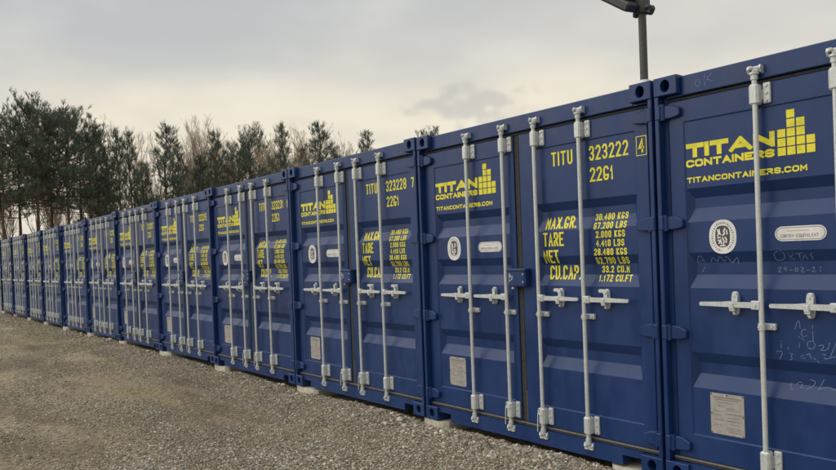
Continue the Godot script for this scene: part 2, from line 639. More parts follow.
func bracket_mesh(x: float, y0: float, y1: float) -> SurfaceTool:
	# rounded saddle over the bar, bolted flange to its right
	var st := begin()
	box(st, Vector3(x - 0.029, y0, Z_FRAME - 0.002), Vector3(x + 0.027, y1, Z_BAR + 0.021), 0.011)
	box(st, Vector3(x - 0.036, y0 + 0.014, Z_FRAME - 0.002), Vector3(x - 0.020, y1 - 0.014, -0.036), 0.004)
	box(st, Vector3(x + 0.033, y0 + 0.004, Z_FRAME - 0.002), Vector3(x + 0.076, y1 + 0.004, -0.036), 0.005)
	box(st, Vector3(x + 0.020, y0 + 0.030, Z_FRAME - 0.002), Vector3(x + 0.040, y1 - 0.030, -0.044), 0.003)
	for k in 3:
		var y := lerpf(y0 + 0.022, y1 - 0.014, k / 2.0)
		tube(st, Vector3(x + 0.055, y, -0.037), Vector3(x + 0.055, y, -0.027), 0.009, 0.008, 6)
	return st

func cam_mesh(x: float, y: float, up: float, zr: float) -> SurfaceTool:
	# cam at the bar's end between the lugs of its keeper; zr = face of the rail it hooks into
	var st := begin()
	tube(st, Vector3(x, y - up * 0.058, Z_BAR), Vector3(x, y - up * 0.030, Z_BAR), 0.0205, 0.0205, 12)
	tube(st, Vector3(x, y - up * 0.028, Z_BAR), Vector3(x, y - up * 0.016, Z_BAR), 0.0275, 0.0275, 12)
	# cam: a hooked cheek turned into the keeper
	var t := Transform3D(Basis(Vector3.UP, 0.45), Vector3(x, y + up * 0.002, Z_BAR))
	box(st, Vector3(-0.012, -0.018, -0.020), Vector3(0.026, 0.014, 0.014), 0.007, t)
	box(st, Vector3(0.010, -0.010, -0.030), Vector3(0.030, 0.008, -0.012), 0.004, t)
	box(st, Vector3(-0.030, -0.002, 0.002), Vector3(-0.008, 0.018, 0.018), 0.005, t)
	# keeper: two lugs standing off the rail with a gap between them
	for s in [-1.0, 1.0]:
		var p := PackedVector2Array()
		for q in [[zr - 0.004, -0.026], [-0.016, -0.018], [-0.002, 0.004], [-0.010, 0.024], [zr - 0.004, 0.030]]:
			p.append(Vector2(q[0], q[1]))
		var k := begin()
		prism(k, p, -0.006, 0.006, 0.002)
		st.append_from(k.commit(), 0, Transform3D(Basis(Vector3(0, 0, 1), Vector3(0, 1, 0), Vector3(-1, 0, 0)), Vector3(x + s * 0.034, y, 0)))
	tube(st, Vector3(x - 0.034, y + up * 0.018, zr + 0.010), Vector3(x + 0.034, y + up * 0.018, zr + 0.010), 0.007, 0.007, 8)
	return st

func handle_mesh(x: float, s: float) -> SurfaceTool:
	# flat lever from a hub on the bar; s = direction it points
	var st := begin()
	var y := 1.147
	box(st, Vector3(minf(x, x + s * 0.055), y - 0.026, Z_BAR - 0.016), Vector3(maxf(x, x + s * 0.055), y + 0.026, Z_BAR + 0.018), 0.005)
	var p := PackedVector2Array()
	for q in [[0.045, 0.017], [0.150, 0.016], [0.190, 0.020], [0.240, 0.015], [0.372, 0.011], [0.378, 0.0], [0.372, -0.012], [0.240, -0.014], [0.150, -0.016], [0.045, -0.017]]:
		p.append(Vector2(x + s * q[0], y + q[1]))
	prism(st, p, Z_BAR - 0.006, Z_BAR + 0.010, 0.003)
	tube(st, Vector3(x + s * 0.030, y, Z_BAR + 0.017), Vector3(x + s * 0.030, y, Z_BAR + 0.024), 0.009, 0.008, 8)
	return st

func retainer_mesh(x: float, s: float) -> SurfaceTool:
	# catch that holds the lever: a rounded plate with a swinging hasp in front; s = 1 has the hooked top
	var st := begin()
	var y := 1.147
	prism(st, oval(x, y + 0.004, 0.024, 0.072, 20, 3.2), Z_FRAME - 0.010, -0.046, 0.003)
	box(st, Vector3(x - 0.016, y - 0.040, -0.048), Vector3(x + 0.016, y - 0.018, Z_BAR + 0.012), 0.003)
	box(st, Vector3(x - 0.016, y - 0.028, Z_BAR + 0.008), Vector3(x + 0.012, y + 0.010, Z_BAR + 0.016), 0.003)
	var p := PackedVector2Array()
	var hook := [[-0.014, 0.002], [0.014, 0.006], [0.018, 0.050], [0.010, 0.066], [-0.020, 0.076], [-0.050, 0.074], [-0.058, 0.062], [-0.050, 0.050], [-0.026, 0.052], [-0.014, 0.040]]
	var plain := [[-0.018, -0.004], [0.008, -0.008], [0.024, 0.018], [0.026, 0.052], [0.014, 0.066], [-0.004, 0.062], [-0.004, 0.026]]
	for q in (hook if s > 0.0 else plain):
		p.append(Vector2(x + q[0], y + q[1]))
	prism(st, p, -0.048 if s > 0.0 else -0.046, -0.030 if s > 0.0 else -0.026, 0.003)
	for dy in [0.050, -0.054]:
		tube(st, Vector3(x + 0.004, y + dy, -0.045), Vector3(x + 0.004, y + dy, -0.022), 0.010, 0.008, 8)
	return st

func ring_mesh(c: Vector3, rx: float, ry: float, r: float) -> SurfaceTool:
	var st := begin()
	for i in 16:
		var a := TAU * i / 16
		var b := TAU * (i + 1) / 16
		tube(st, c + Vector3(cos(a) * rx, sin(a) * ry, cos(a) * 0.012), c + Vector3(cos(b) * rx, sin(b) * ry, cos(b) * 0.012), r, r, 5, false)
	return st

func make_door(root: Node3D, left: bool) -> void:
	var x0 := 0.078 if left else 1.225
	var x1 := 1.165 if left else 2.382
	var pl := 0.178 if left else 1.372
	var pr := 1.100 if left else 2.285
	var door := put(root, "door", door_mesh(x0, x1, pl, pr), "blue_paint")
	# rubber seal round the door
	var g := begin()
	box(g, Vector3(x0 - 0.037 if left else x1 + 0.003, 0.150, -0.105), Vector3(x0 - 0.003 if left else x1 + 0.037, 2.43, -0.070), 0.004)
	box(g, Vector3(x0 - 0.036, 2.434, -0.105), Vector3(x1 + (0.028 if left else 0.036), 2.453, -0.066), 0.004)
	if left:
		box(g, Vector3(1.168, 0.155, -0.105), Vector3(1.192, 2.429, -0.066), 0.004)
		box(g, Vector3(1.194, 0.155, -0.105), Vector3(1.222, 2.429, -0.058), 0.004)
	box(g, Vector3(x0 - 0.030, 0.124, -0.105), Vector3(x1 + (0.028 if left else 0.030), 0.139, -0.046), 0.003)
	put(door, "door_seal", g, "gasket_rubber")
	var lip := begin()
	box(lip, Vector3(x0 - 0.028, 0.140, -0.105), Vector3(x1 + (0.027 if left else 0.028), 0.149, -0.043), 0.002)
	if not left:
		box(lip, Vector3(1.2265, 0.155, -0.060), Vector3(1.2315, 0.40, -0.0525), 0.001)
	put(door, "seal_lip", lip, "gasket_lip")
	for y in [2.366, 1.655, 0.950, 0.236]:
		put(door, "hinge", hinge_mesh(0.011 if left else 2.449, y, 1.0 if left else -1.0), "blue_paint")
	if left:
		var t := begin()
		# company lettering: wide squared capitals
		var x := 0.190
		for ch in ["T", "I", "T", "A", "N"]:
			var lw := {"T": 0.118, "I": 0.118, "A": 0.138, "N": 0.124}[ch] as float
			x = write(t, ch, x, 2.060, lw, 0.088, 0.0300 if ch != "A" else 0.0265, lw + (0.006 if ch != "T" else 0.004))
		put(door, "company_lettering", t, "yellow_film")
		t = begin()
		write(t, "CONTAINERS", 0.188, 2.0, 0.0545, 0.047, 0.0132, 0.0592)
		put(door, "company_lettering", t, "yellow_film")
		t = begin()
		for col in 4:
			for r in [3, 5, 4, 2][col]:
				var cx := 0.753 + col * 0.0520
				var cy: float = 2.000 + r * 0.0520
				flat_poly(t, PackedVector2Array([Vector2(cx, cy), Vector2(cx + 0.044, cy), Vector2(cx + 0.044, cy + 0.0455), Vector2(cx, cy + 0.0455)]), 0.0015)
		put(door, "block_emblem", t, "yellow_film")
		t = begin()
		write(t, "TITANCONTAINERS.COM", 0.190, 1.902, 0.0375, 0.035, 0.0090, 0.0426)
		put(door, "web_address", t, "yellow_film")
		make_seal_sticker(door)
		make_pill_sticker(door)
		make_data_plate(door)
	else:
		var t: SurfaceTool
		var rows := [["MAX.", 1.462, 1.668, 0.090], ["GR.", 1.638, 1.668, 0.090], ["TARE", 1.444, 1.538, 0.106], ["NET", 1.440, 1.410, 0.100], ["CU.", 1.474, 1.287, 0.104], ["CAP.", 1.600, 1.287, 0.104]]
		for r in rows:
			t = begin()
			write(t, r[0], r[1], r[2], 0.044, r[3], 0.0150, 0.0520)
			put(door, "weight_marking", t, "yellow_film")
		var vals := ["30.480 KGS", "67.200 LBS", " 2.000 KGS", " 4.410 LBS", "28.480 KGS", "62.790 LBS", "  33.2 CU.M", " 1.172 CU.FT"]
		for i in 8:
			t = begin()
			var vx := 1.916
			for word in vals[i].split(" "):
				if word == "":
					vx += 0.0308 * 0.62
					continue
				t = begin()
				vx = write(t, word, vx, 1.710 - i * 0.0622, 0.0245, 0.048, 0.0086, 0.0308) + 0.0308 * 0.62
				put(door, "weight_figure", t, "yellow_film")

func make_seal_sticker(door: Node3D) -> void:
	var s := begin()
	prism(s, oval(0.411, 1.555, 0.086, 0.104, 36, 2.3), Z_PANEL - 0.001, Z_PANEL + 0.0012)
	var o := put(door, "inspection_sticker", s, "white_film")
	o.set_meta("label", "white oval sticker with a dark emblem")
	s = begin()
	prism(s, oval(0.411, 1.557, 0.046, 0.066, 28, 2.8), Z_PANEL, Z_PANEL + 0.0020)
	# lettering round the rim
	for i in 34:
		if i in [25, 26, 27]:
			continue
		var a := TAU * (i + 0.5) / 34.0
		var c := Vector2(0.411 + cos(a) * 0.066, 1.555 + sin(a) * 0.085)
		var d := Vector2(cos(a), sin(a))
		var n := Vector2(-d.y, d.x)
		var k := 0.006 if i % 3 else 0.004
		stroke(s, PackedVector2Array([c - d * k, c + d * k]), 0.0035, 0.0018, false, true, Z_PANEL)
		if i % 2:
			stroke(s, PackedVector2Array([c - n * 0.004, c + n * 0.004]), 0.003, 0.0022, false, true, Z_PANEL)
	put(door, "emblem_print", s, "dark_print")
	# pale figure, scales and staff inside the emblem
	s = begin()
	var fig := [[[-0.030, 0.044], [-0.024, 0.020], [-0.030, 0.002]], [[-0.020, 0.046], [-0.016, 0.016], [-0.008, 0.010]], [[0.018, 0.050], [0.008, 0.030], [0.014, 0.016], [0.0, 0.004]], [[0.026, 0.040], [0.030, 0.010]],
		[[-0.034, -0.008], [-0.010, -0.004]], [[0.0, -0.006], [0.010, -0.030], [0.004, -0.050]], [[0.016, -0.004], [0.026, -0.020], [0.022, -0.042]], [[-0.030, -0.020], [-0.014, -0.030], [-0.024, -0.044]], [[-0.012, -0.016], [-0.006, -0.046]], [[-0.016, -0.056], [0.018, -0.056]]]
	var k2 := 0
	for f in fig:
		var pl := PackedVector2Array()
		for p in f:
			pl.append(Vector2(0.411 + p[0], 1.557 + p[1]))
		stroke(s, pl, 0.0085, 0.0030 + k2 * 0.0002, false, true, Z_PANEL)
		k2 += 1
	put(door, "emblem_figure", s, "white_film")

func make_pill_sticker(door: Node3D) -> void:
	var x0 := 0.722
	var x1 := 0.998
	var y := 1.556
	var r := 0.042
	var pill := func(k: float) -> PackedVector2Array:
		var p := PackedVector2Array()
		for i in 13:
			var a := -PI / 2 + PI * i / 12
			p.append(Vector2(x1 - r + cos(a) * (r - k), y + sin(a) * (r - k)))
		for i in 13:
			var a := PI / 2 + PI * i / 12
			p.append(Vector2(x0 + r + cos(a) * (r - k), y + sin(a) * (r - k)))
		return p
	var s := begin()
	prism(s, pill.call(0.0), Z_PANEL - 0.001, Z_PANEL + 0.0012)
	var o := put(door, "steel_sticker", s, "white_film")
	o.set_meta("label", "white rounded sticker with a thin dark outline")
	s = begin()
	var ring: PackedVector2Array = pill.call(0.008)
	ring.append(ring[0])
	stroke(s, ring, 0.0030, 0.0020, false, true, Z_PANEL)
	write(s, "CORTEN-EQUIVALENT", 0.752, 1.534, 0.0095, 0.019, 0.0024, 0.0126, 0.0020, true, Z_PANEL)
	put(door, "sticker_print", s, "faint_print")
	s = begin()
	for i in 12:
		stroke(s, PackedVector2Array([Vector2(0.790 + i * 0.0100, 1.572), Vector2(0.7965 + i * 0.0100, 1.572)]), 0.006, 0.0020, false, true, Z_PANEL)
	put(door, "sticker_print", s, "red_print")

func make_data_plate(door: Node3D) -> void:
	var s := begin()
	prism(s, PackedVector2Array([Vector2(0.304, 0.338), Vector2(0.508, 0.338), Vector2(0.512, 0.342), Vector2(0.512, 0.586), Vector2(0.508, 0.590), Vector2(0.304, 0.590), Vector2(0.300, 0.586), Vector2(0.300, 0.342)]), Z_PANEL - 0.002, Z_PANEL + 0.004, 0.001)
	var o := put(door, "data_plate", s, "plate_metal")
	o.set_meta("label", "grey metal data plate with rows of small print")
	s = begin()
	var z := Z_PANEL + 0.004
	for p in [[0.307, 0.583], [0.406, 0.583], [0.505, 0.583], [0.307, 0.464], [0.505, 0.464], [0.307, 0.345], [0.505, 0.345]]:
		s = begin()
		tube(s, Vector3(p[0], p[1], z - 0.001), Vector3(p[0], p[1], z + 0.003), 0.005, 0.004, 8)
		put(door, "plate_rivet", s, "dark_print")
	s = begin()
	var r2 := RandomNumberGenerator.new()
	r2.seed = 4
	var rows := [[0.566, 0.32, 0.495, 0.008], [0.553, 0.33, 0.47, 0.006], [0.536, 0.36, 0.44, 0.005], [0.514, 0.345, 0.385, 0.005], [0.505, 0.40, 0.46, 0.005], [0.493, 0.40, 0.49, 0.005], [0.480, 0.315, 0.375, 0.005], [0.470, 0.40, 0.495, 0.006], [0.458, 0.32, 0.37, 0.005], [0.447, 0.41, 0.48, 0.005], [0.428, 0.33, 0.39, 0.006], [0.428, 0.405, 0.485, 0.006], [0.408, 0.42, 0.48, 0.004], [0.396, 0.32, 0.37, 0.004], [0.384, 0.40, 0.49, 0.004], [0.372, 0.40, 0.47, 0.004], [0.360, 0.41, 0.49, 0.004]]
	for r in rows:
		var x: float = r[1]
		while x < r[2]:
			var w := r2.randf_range(0.003, 0.012)
			stroke(s, PackedVector2Array([Vector2(x, r[0]), Vector2(minf(x + w, r[2]), r[0])]), r[3], 0.0006, false, true, z)
			x += w + r2.randf_range(0.0015, 0.004)
	put(door, "plate_print", s, "faint_print").set_meta("kind", "stuff")

func make_container() -> Node3D:
	var root := Node3D.new()
	root.name = "shipping_container"
	for s in [0, 1]:
		var st := begin()
		var x0 := 0.011 if s == 0 else 2.420
		# J-shaped front post: narrow front strip and a deep inner web
		box(st, Vector3(x0, 0.119, -0.060), Vector3(x0 + 0.029, 2.472, -0.002), 0.004)
		box(st, Vector3(0.011 if s == 0 else 2.390, 0.119, -0.176), Vector3(0.070 if s == 0 else 2.449, 2.472, -0.062), 0.004)
		put(root, "corner_post", st, "blue_paint")
		st = begin()
		box(st, Vector3(0.011 if s == 0 else 2.349, 0.119, -6.058), Vector3(0.111 if s == 0 else 2.449, 2.472, -5.90), 0.006)
		put(root, "corner_post", st, "blue_paint")
		for y in [0.0, 2.473]:
			put(root, "corner_casting", casting_mesh(0.0105 if s == 0 else 2.2875, y), "blue_paint")
			st = begin()
			box(st, Vector3(0.0105 if s == 0 else 2.2875, y, -6.06), Vector3(0.1725 if s == 0 else 2.4495, y + 0.118, -5.88), 0.006)
			put(root, "corner_casting", st, "blue_paint")
		# corrugated side
		st = begin()
		var zz := -0.18
		var xo := 0.020 if s == 0 else 2.440
		var inn := 0.032 if s == 0 else -0.032
		while zz > -5.85:
			var zs := [zz, zz - 0.072, zz - 0.14, zz - 0.21, zz - 0.278]
			var xs := [xo, xo, xo + inn, xo + inn, xo]
			for k in 4:
				quad(st, Vector3(xs[k], 0.10, zs[k]), Vector3(xs[k], 2.50, zs[k]), Vector3(xs[k + 1], 2.50, zs[k + 1]), Vector3(xs[k + 1], 0.10, zs[k + 1]))
			zz -= 0.278
		box(st, Vector3(xo - 0.008, 2.49, -5.88), Vector3(xo + 0.008, 2.55, -0.178), 0.004)
		box(st, Vector3(xo - 0.008, 0.03, -5.88), Vector3(xo + 0.008, 0.14, -0.178), 0.004)
		put(root, "side_wall", st, "blue_paint")
	var st := begin()
	box(st, Vector3(0.174, 2.456, -0.10), Vector3(2.286, 2.582, -0.045), 0.006)
	box(st, Vector3(0.072, 2.456, -0.10), Vector3(2.388, 2.471, -0.050), 0.003)
	put(root, "door_header", st, "blue_paint")
	st = begin()
	var sill := PackedVector2Array([Vector2(0.174, 0.123), Vector2(0.174, 0.078), Vector2(0.332, 0.078), Vector2(0.332, 0.010), Vector2(2.126, 0.010), Vector2(2.126, 0.078), Vector2(2.286, 0.078), Vector2(2.286, 0.123)])
	prism(st, sill, -0.12, -0.022, 0.004)
	put(root, "door_sill", st, "blue_paint")
	st = begin()
	box(st, Vector3(0.06, 2.545, -5.95), Vector3(2.40, 2.566, -0.10), 0.004)
	put(root, "roof", st, "blue_paint")
	st = begin()
	box(st, Vector3(0.112, 0.02, -6.05), Vector3(2.348, 2.57, -6.02), 0.004)
	put(root, "rear_wall", st, "blue_paint")
	st = begin()
	box(st, Vector3(0.05, 0.125, -6.0), Vector3(2.41, 0.15, -0.125), 0.004)
	for k in 14:
		box(st, Vector3(0.05, 0.03, -0.55 - k * 0.40), Vector3(2.41, 0.122, -0.50 - k * 0.40), 0.004)
	put(root, "underframe", st, "blue_paint")
	make_door(root, true)
	make_door(root, false)
	var bars := [0.655, 1.080, 1.422, 1.848]
	for i in 4:
		var x: float = bars[i]
		var sdir := -1.0 if i < 2 else 1.0
		st = begin()
		tube(st, Vector3(x, 0.10, Z_BAR), Vector3(x, 2.48, Z_BAR), 0.0148, 0.0148, 16)
		var bar := put(root, "locking_bar", st, "galvanised_steel")
		put(bar, "bar_bracket", bracket_mesh(x, 2.305, 2.425), "galvanised_steel")
		put(bar, "bar_bracket", bracket_mesh(x, 0.170, 0.300), "galvanised_steel")
		put(bar, "cam_lock", cam_mesh(x, 2.508, 1.0, -0.046), "galvanised_steel")
		put(bar, "cam_lock", cam_mesh(x, 0.084, -1.0, -0.023), "galvanised_steel")
		st = begin()
		tube(st, Vector3(x, 1.004, Z_BAR), Vector3(x, 1.040, Z_BAR), 0.021, 0.021, 14)
		box(st, Vector3(x - 0.038, 1.003, Z_FRAME - 0.010), Vector3(x + 0.064, 1.041, -0.040), 0.003)
		tube(st, Vector3(x + 0.045, 1.022, -0.041), Vector3(x + 0.045, 1.022, -0.030), 0.009, 0.008, 6)
		tube(st, Vector3(x - 0.010, 1.022, Z_BAR + 0.016), Vector3(x - 0.010, 1.022, Z_BAR + 0.023), 0.007, 0.006, 6)
		put(bar, "bar_guide", st, "galvanised_steel")
		put(bar, "handle", handle_mesh(x, sdir), "galvanised_steel")
		put(bar, "handle_catch", retainer_mesh(x + sdir * (0.172 if i != 2 else 0.188), sdir), "galvanised_steel")
		if i == 1 or i == 2:
			put(bar, "seal_wire", ring_mesh(Vector3(x - 0.004, 0.276, 0.018), 0.026, 0.026, 0.0032), "wire")
			st = begin()
			tube(st, Vector3(x - 0.026, 0.262, 0.016), Vector3(x - 0.030, 0.120, 0.020), 0.0032, 0.0032, 5)
			put(bar, "seal_wire", st, "wire")
	# lock box over the meeting of the doors
	st = begin()
	box(st, Vector3(1.128, 1.230, Z_FRAME - 0.002), Vector3(1.306, 1.366, 0.014), 0.012)
	box(st, Vector3(1.120, 1.352, Z_FRAME - 0.002), Vector3(1.314, 1.374, 0.020), 0.006)
	var lb := put(root, "lock_box", st, "blue_paint")
	st = begin()
	for t in [[[1.140, 1.268], [1.158, 1.280], [1.140, 1.292]], [[1.140, 1.298], [1.140, 1.344], [1.172, 1.312]], [[1.156, 1.276], [1.184, 1.296], [1.168, 1.308]], [[1.168, 1.312], [1.190, 1.304], [1.176, 1.322]]]:
		var p := PackedVector2Array()
		for v in t:
			p.append(Vector2(v[0], v[1]))
		flat_poly(st, p, 0.0012, true, 0.014)
	put(lb, "arrow_mark", st, "grey_film")
	st = begin()
	tube(st, Vector3(1.156, 1.212, -0.012), Vector3(1.156, 1.232, -0.012), 0.012, 0.012, 8)
	put(lb, "padlock_pin", st, "galvanised_steel")
	for y in [1.270, 1.330]:
		st = begin()
		tube(st, Vector3(1.290, y, 0.012), Vector3(1.290, y, 0.020), 0.006, 0.006, 6)
		put(lb, "bolt", st, "galvanised_steel")
	return root

func check_digit(digits: String) -> String:
	var vals := [31, 19, 31, 32]
	for ch in digits:
		vals.append(int(ch))
	var s := 0
	for i in vals.size():
		s += int(vals[i]) << i
	return str(s % 11 % 10)

func make_containers() -> void:
	var proto := make_container()
	var numbers := ["323240", "323222", "323228", "323231", "323215", "323207", "323263", "323254", "323219", "323246", "323272", "323238"]
	var words := ["", "first", "second", "third", "fourth", "fifth", "sixth", "seventh", "eighth", "ninth", "tenth", "eleventh"]
	for i in ROW:
		var c := proto.duplicate()
		c.name = numbered("shipping_container")
		add_child(c, true)
		c.position = Vector3(-PITCH * i, 0, 0)
		if i > 1:
			c.position += Vector3(rng.randf_range(-0.004, 0.004), rng.randf_range(-0.007, 0.009), rng.randf_range(-0.018, 0.018))
			c.rotation = Vector3(0, rng.randf_range(-0.003, 0.003), 0)
		var label := "dark blue shipping container, the %s from the lamp pole toward the trees" % words[i]
		if i == 0:
			label = "dark blue shipping container with chalk scribbles on its door beside the lamp pole"
		elif i < 4:
			label = "dark blue shipping container numbered %s %s, the %s from the lamp pole toward the trees" % [numbers[i], check_digit(numbers[i]), words[i]]
		if i > 1:
			for q in c.find_children("*", "MeshInstance3D", true, false):
				if q.mesh.surface_get_material(0) == m.blue_paint:
					q.set_surface_override_material(0, m["blue_%d" % [0, 1, 2, 1, 0, 2, 0, 1, 2, 0][i - 2]])
		tag(c, label, "container", "blue containers standing in a row")
		var door := c.get_node("door")
		for ch in c.get_children():
			if ch.name != "door" and String(ch.name).begins_with("door") and ch.has_node("weight_marking"):
				door = ch
		var t := begin()
		write(t, "TITU", 1.552, 2.140, 0.047, 0.105, 0.0142, 0.0615)
		put(door, "owner_code", t, "yellow_film")
		t = begin()
		write(t, numbers[i], 1.900, 2.140, 0.0445, 0.104, 0.0138, 0.0565)
		put(door, "serial_number", t, "yellow_film")
		t = begin()
		write(t, check_digit(numbers[i]), 2.310, 2.140, 0.0445, 0.096, 0.0138, 0.056, 0.0085)
		put(door, "check_digit", t, "yellow_film")
		t = begin()
		write(t, "22G1", 1.902, 1.989, 0.0465, 0.100, 0.0138, 0.0575)
		put(door, "size_code", t, "yellow_film")
		if i < 2:
			t = begin()
			stroke(t, PackedVector2Array([Vector2(2.295, 2.124), Vector2(2.371, 2.124), Vector2(2.371, 2.250), Vector2(2.295, 2.250), Vector2(2.295, 2.124)]), 0.005, 0.0085)
			put(door, "digit_frame", t, "yellow_film")
		if i == 0:
			var ld := c.get_node("door")
			var k := begin()
			var marks := "0.206 1.340 0.233 1.433 0.257 1.444 0.273 1.400|0.226 1.400 0.274 1.416|0.253 1.339 0.272 1.372|0.313 1.399 0.332 1.437 0.358 1.393 0.377 1.447 0.403 1.393 0.421 1.446 0.447 1.387 0.464 1.408 0.491 1.433 0.485 1.386|0.731 1.458 0.706 1.444 0.710 1.408 0.734 1.401 0.764 1.417 0.765 1.447 0.746 1.463|0.788 1.442 0.792 1.402|0.817 1.441 0.793 1.422 0.816 1.406|0.826 1.441 0.864 1.445|0.845 1.442 0.846 1.401|0.858 1.406 0.873 1.440 0.886 1.405|0.915 1.444 0.901 1.434 0.914 1.419 0.904 1.405|0.716 1.357 0.731 1.367 0.737 1.354 0.715 1.337 0.740 1.337|0.764 1.354 0.752 1.352 0.751 1.364 0.765 1.366 0.762 1.340|0.782 1.347 0.803 1.349|0.817 1.362 0.812 1.344 0.823 1.337 0.831 1.354 0.817 1.363|0.841 1.359 0.855 1.364 0.857 1.351 0.840 1.337 0.863 1.337|0.873 1.346 0.892 1.349|0.901 1.361 0.915 1.365 0.916 1.353 0.900 1.337 0.923 1.339|0.947 1.368 0.946 1.339|0.816 1.013 0.832 1.063 0.841 1.064 0.845 1.019|0.877 1.017 0.854 1.015 0.848 0.985 0.866 0.972 0.879 0.987|0.910 1.043 0.912 0.951|0.834 0.974 0.870 0.953|0.907 0.955 0.880 0.948 0.880 0.914 0.906 0.907 0.925 0.932 0.907 0.957|0.938 0.929 0.961 0.940 0.967 0.921 0.942 0.905 0.986 0.909 0.996 0.952|1.041 0.984 0.994 0.866|0.739 0.945 0.738 0.903|0.775 0.911 0.779 0.896|0.838 0.940 0.837 0.911|0.711 0.880 0.750 0.888 0.729 0.836|0.784 0.876 0.803 0.873 0.788 0.859 0.802 0.848 0.782 0.836|0.859 0.873 0.842 0.862 0.849 0.848 0.868 0.859|0.873 0.874 0.896 0.886 0.891 0.861 0.922 0.855 0.940 0.837|0.955 0.882 0.977 0.889 0.963 0.858 0.994 0.866 1.026 0.879|0.765 0.683 0.780 0.705 0.770 0.669 0.789 0.666|0.799 0.692 0.819 0.715 0.837 0.702 0.822 0.675 0.846 0.683|0.875 0.731 0.907 0.725 0.892 0.694 0.855 0.675|0.919 0.678 0.948 0.740|0.924 0.683 0.965 0.703 1.014 0.685"
			chalk(k, marks, 9.0)
			put(ld, "chalk_marks", k, "chalk")
			k = begin()
			chalk(k, "0.337 2.561 0.337 2.487|0.384 2.558 0.344 2.523 0.359 2.523 0.386 2.504", -0.045)
			put(c, "chalk_marks", k, "chalk")
			k = begin()
			chalk(k, "0.285 2.535 0.273 2.523 0.276 2.500 0.296 2.494 0.308 2.508 0.301 2.532 0.287 2.537", -0.045)
			put(c, "chalk_marks", k, "chalk")
	proto.free()

func chalk(st: SurfaceTool, s: String, base: float) -> void:
	var z := 0.0006
	for part in s.split("|"):
		var n := part.split_floats(" ")
		var pl := PackedVector2Array()
		for i in range(0, n.size(), 2):
			pl.append(Vector2(n[i], n[i + 1]))
		# soften the corners
		for pass_ in 2:
			var q := PackedVector2Array([pl[0]])
			for i in range(pl.size() - 1):
				q.append(pl[i].lerp(pl[i + 1], 0.25))
				q.append(pl[i].lerp(pl[i + 1], 0.75))
			q.append(pl[pl.size() - 1])
			pl = q
		var run := PackedVector2Array()
		for v in pl:
			run.append(v)
			if run.size() > 2 and rng.randf() < 0.14:
				stroke(st, run, rng.randf_range(0.0026, 0.0044), z, false, true, base)
				run = PackedVector2Array([v] if rng.randf() < 0.5 else [])
		if run.size() > 1:
			stroke(st, run, 0.0034, z, false, true, base)
		z += 0.00003

# ------------------------------------------------------------------ ground
func ground_height(x: float, z: float) -> float:
	var far := smoothstep(-8.0, -24.0, x)
	var h := -0.066 - 0.035 * far
	h += ground_noise.get_noise_2d(x, z) * 0.020
	h += ground_noise.get_noise_2d(x * 0.25 + 40.0, z * 0.25) * 0.03
	# gravel pushed up against the sills, lower round the pads
	var dx := absf(x - 0.14 - roundf((x - 0.14) / PITCH) * PITCH)
	var joint := exp(-pow(dx / 0.36, 2.0))
	var bank := exp(-pow((z - 0.10) / 0.26, 2.0))
	h += bank * lerpf(0.042, -0.004, joint) * (1.0 - 0.5 * far) * (0.9 + ground_noise.get_noise_2d(x * 1.5, 70.0) * 0.7)
	if z < -0.01:
		h = lerpf(h, minf(h, -0.10 - 0.04 * far), smoothstep(-0.01, -0.22, z))
	return h

func gravelness(x: float, z: float) -> float:
	# 1 where loose stone lies thick, 0 on bare trodden soil
	var g := 0.26 + patch_noise.get_noise_2d(x * 0.9, z * 2.2) * 0.9
	g += 0.55 * smoothstep(1.3, 0.2, z)
	g += 0.16 * smoothstep(-6.0, -1.5, x)
	return clampf(g, 0.0, 1.0)

func ground_color(x: float, z: float) -> Color:
	var damp := Color(0.225, 0.180, 0.128)
	var tan := Color(0.48, 0.400, 0.285)
	var straw := Color(0.64, 0.555, 0.405)
	var grey := Color(0.37, 0.335, 0.27)
	var c := damp.lerp(tan, clampf(0.55 + patch_noise.get_noise_2d(x * 0.7 + 30.0, z * 2.4) * 1.5, 0.0, 1.0))
	c = c.lerp(straw, clampf(patch_noise.get_noise_2d(x * 1.2 - 50.0, z * 3.0 + 9.0) * 1.6, 0.0, 0.8) * smoothstep(-2.0, -6.0, x))
	c = c.lerp(grey, gravelness(x, z) * 0.6)
	var moss := smoothstep(0.12, 0.45, patch_noise.get_noise_2d(x * 0.8 + 90.0, z * 1.6 + 3.0) + 0.5 * exp(-pow((x + 15.5) / 3.5, 2.0) - pow((z - 0.7) / 0.55, 2.0)))
	c = c.lerp(Color(0.33, 0.315, 0.13), moss * 0.75 * smoothstep(-3.0, -9.0, x))
	return c

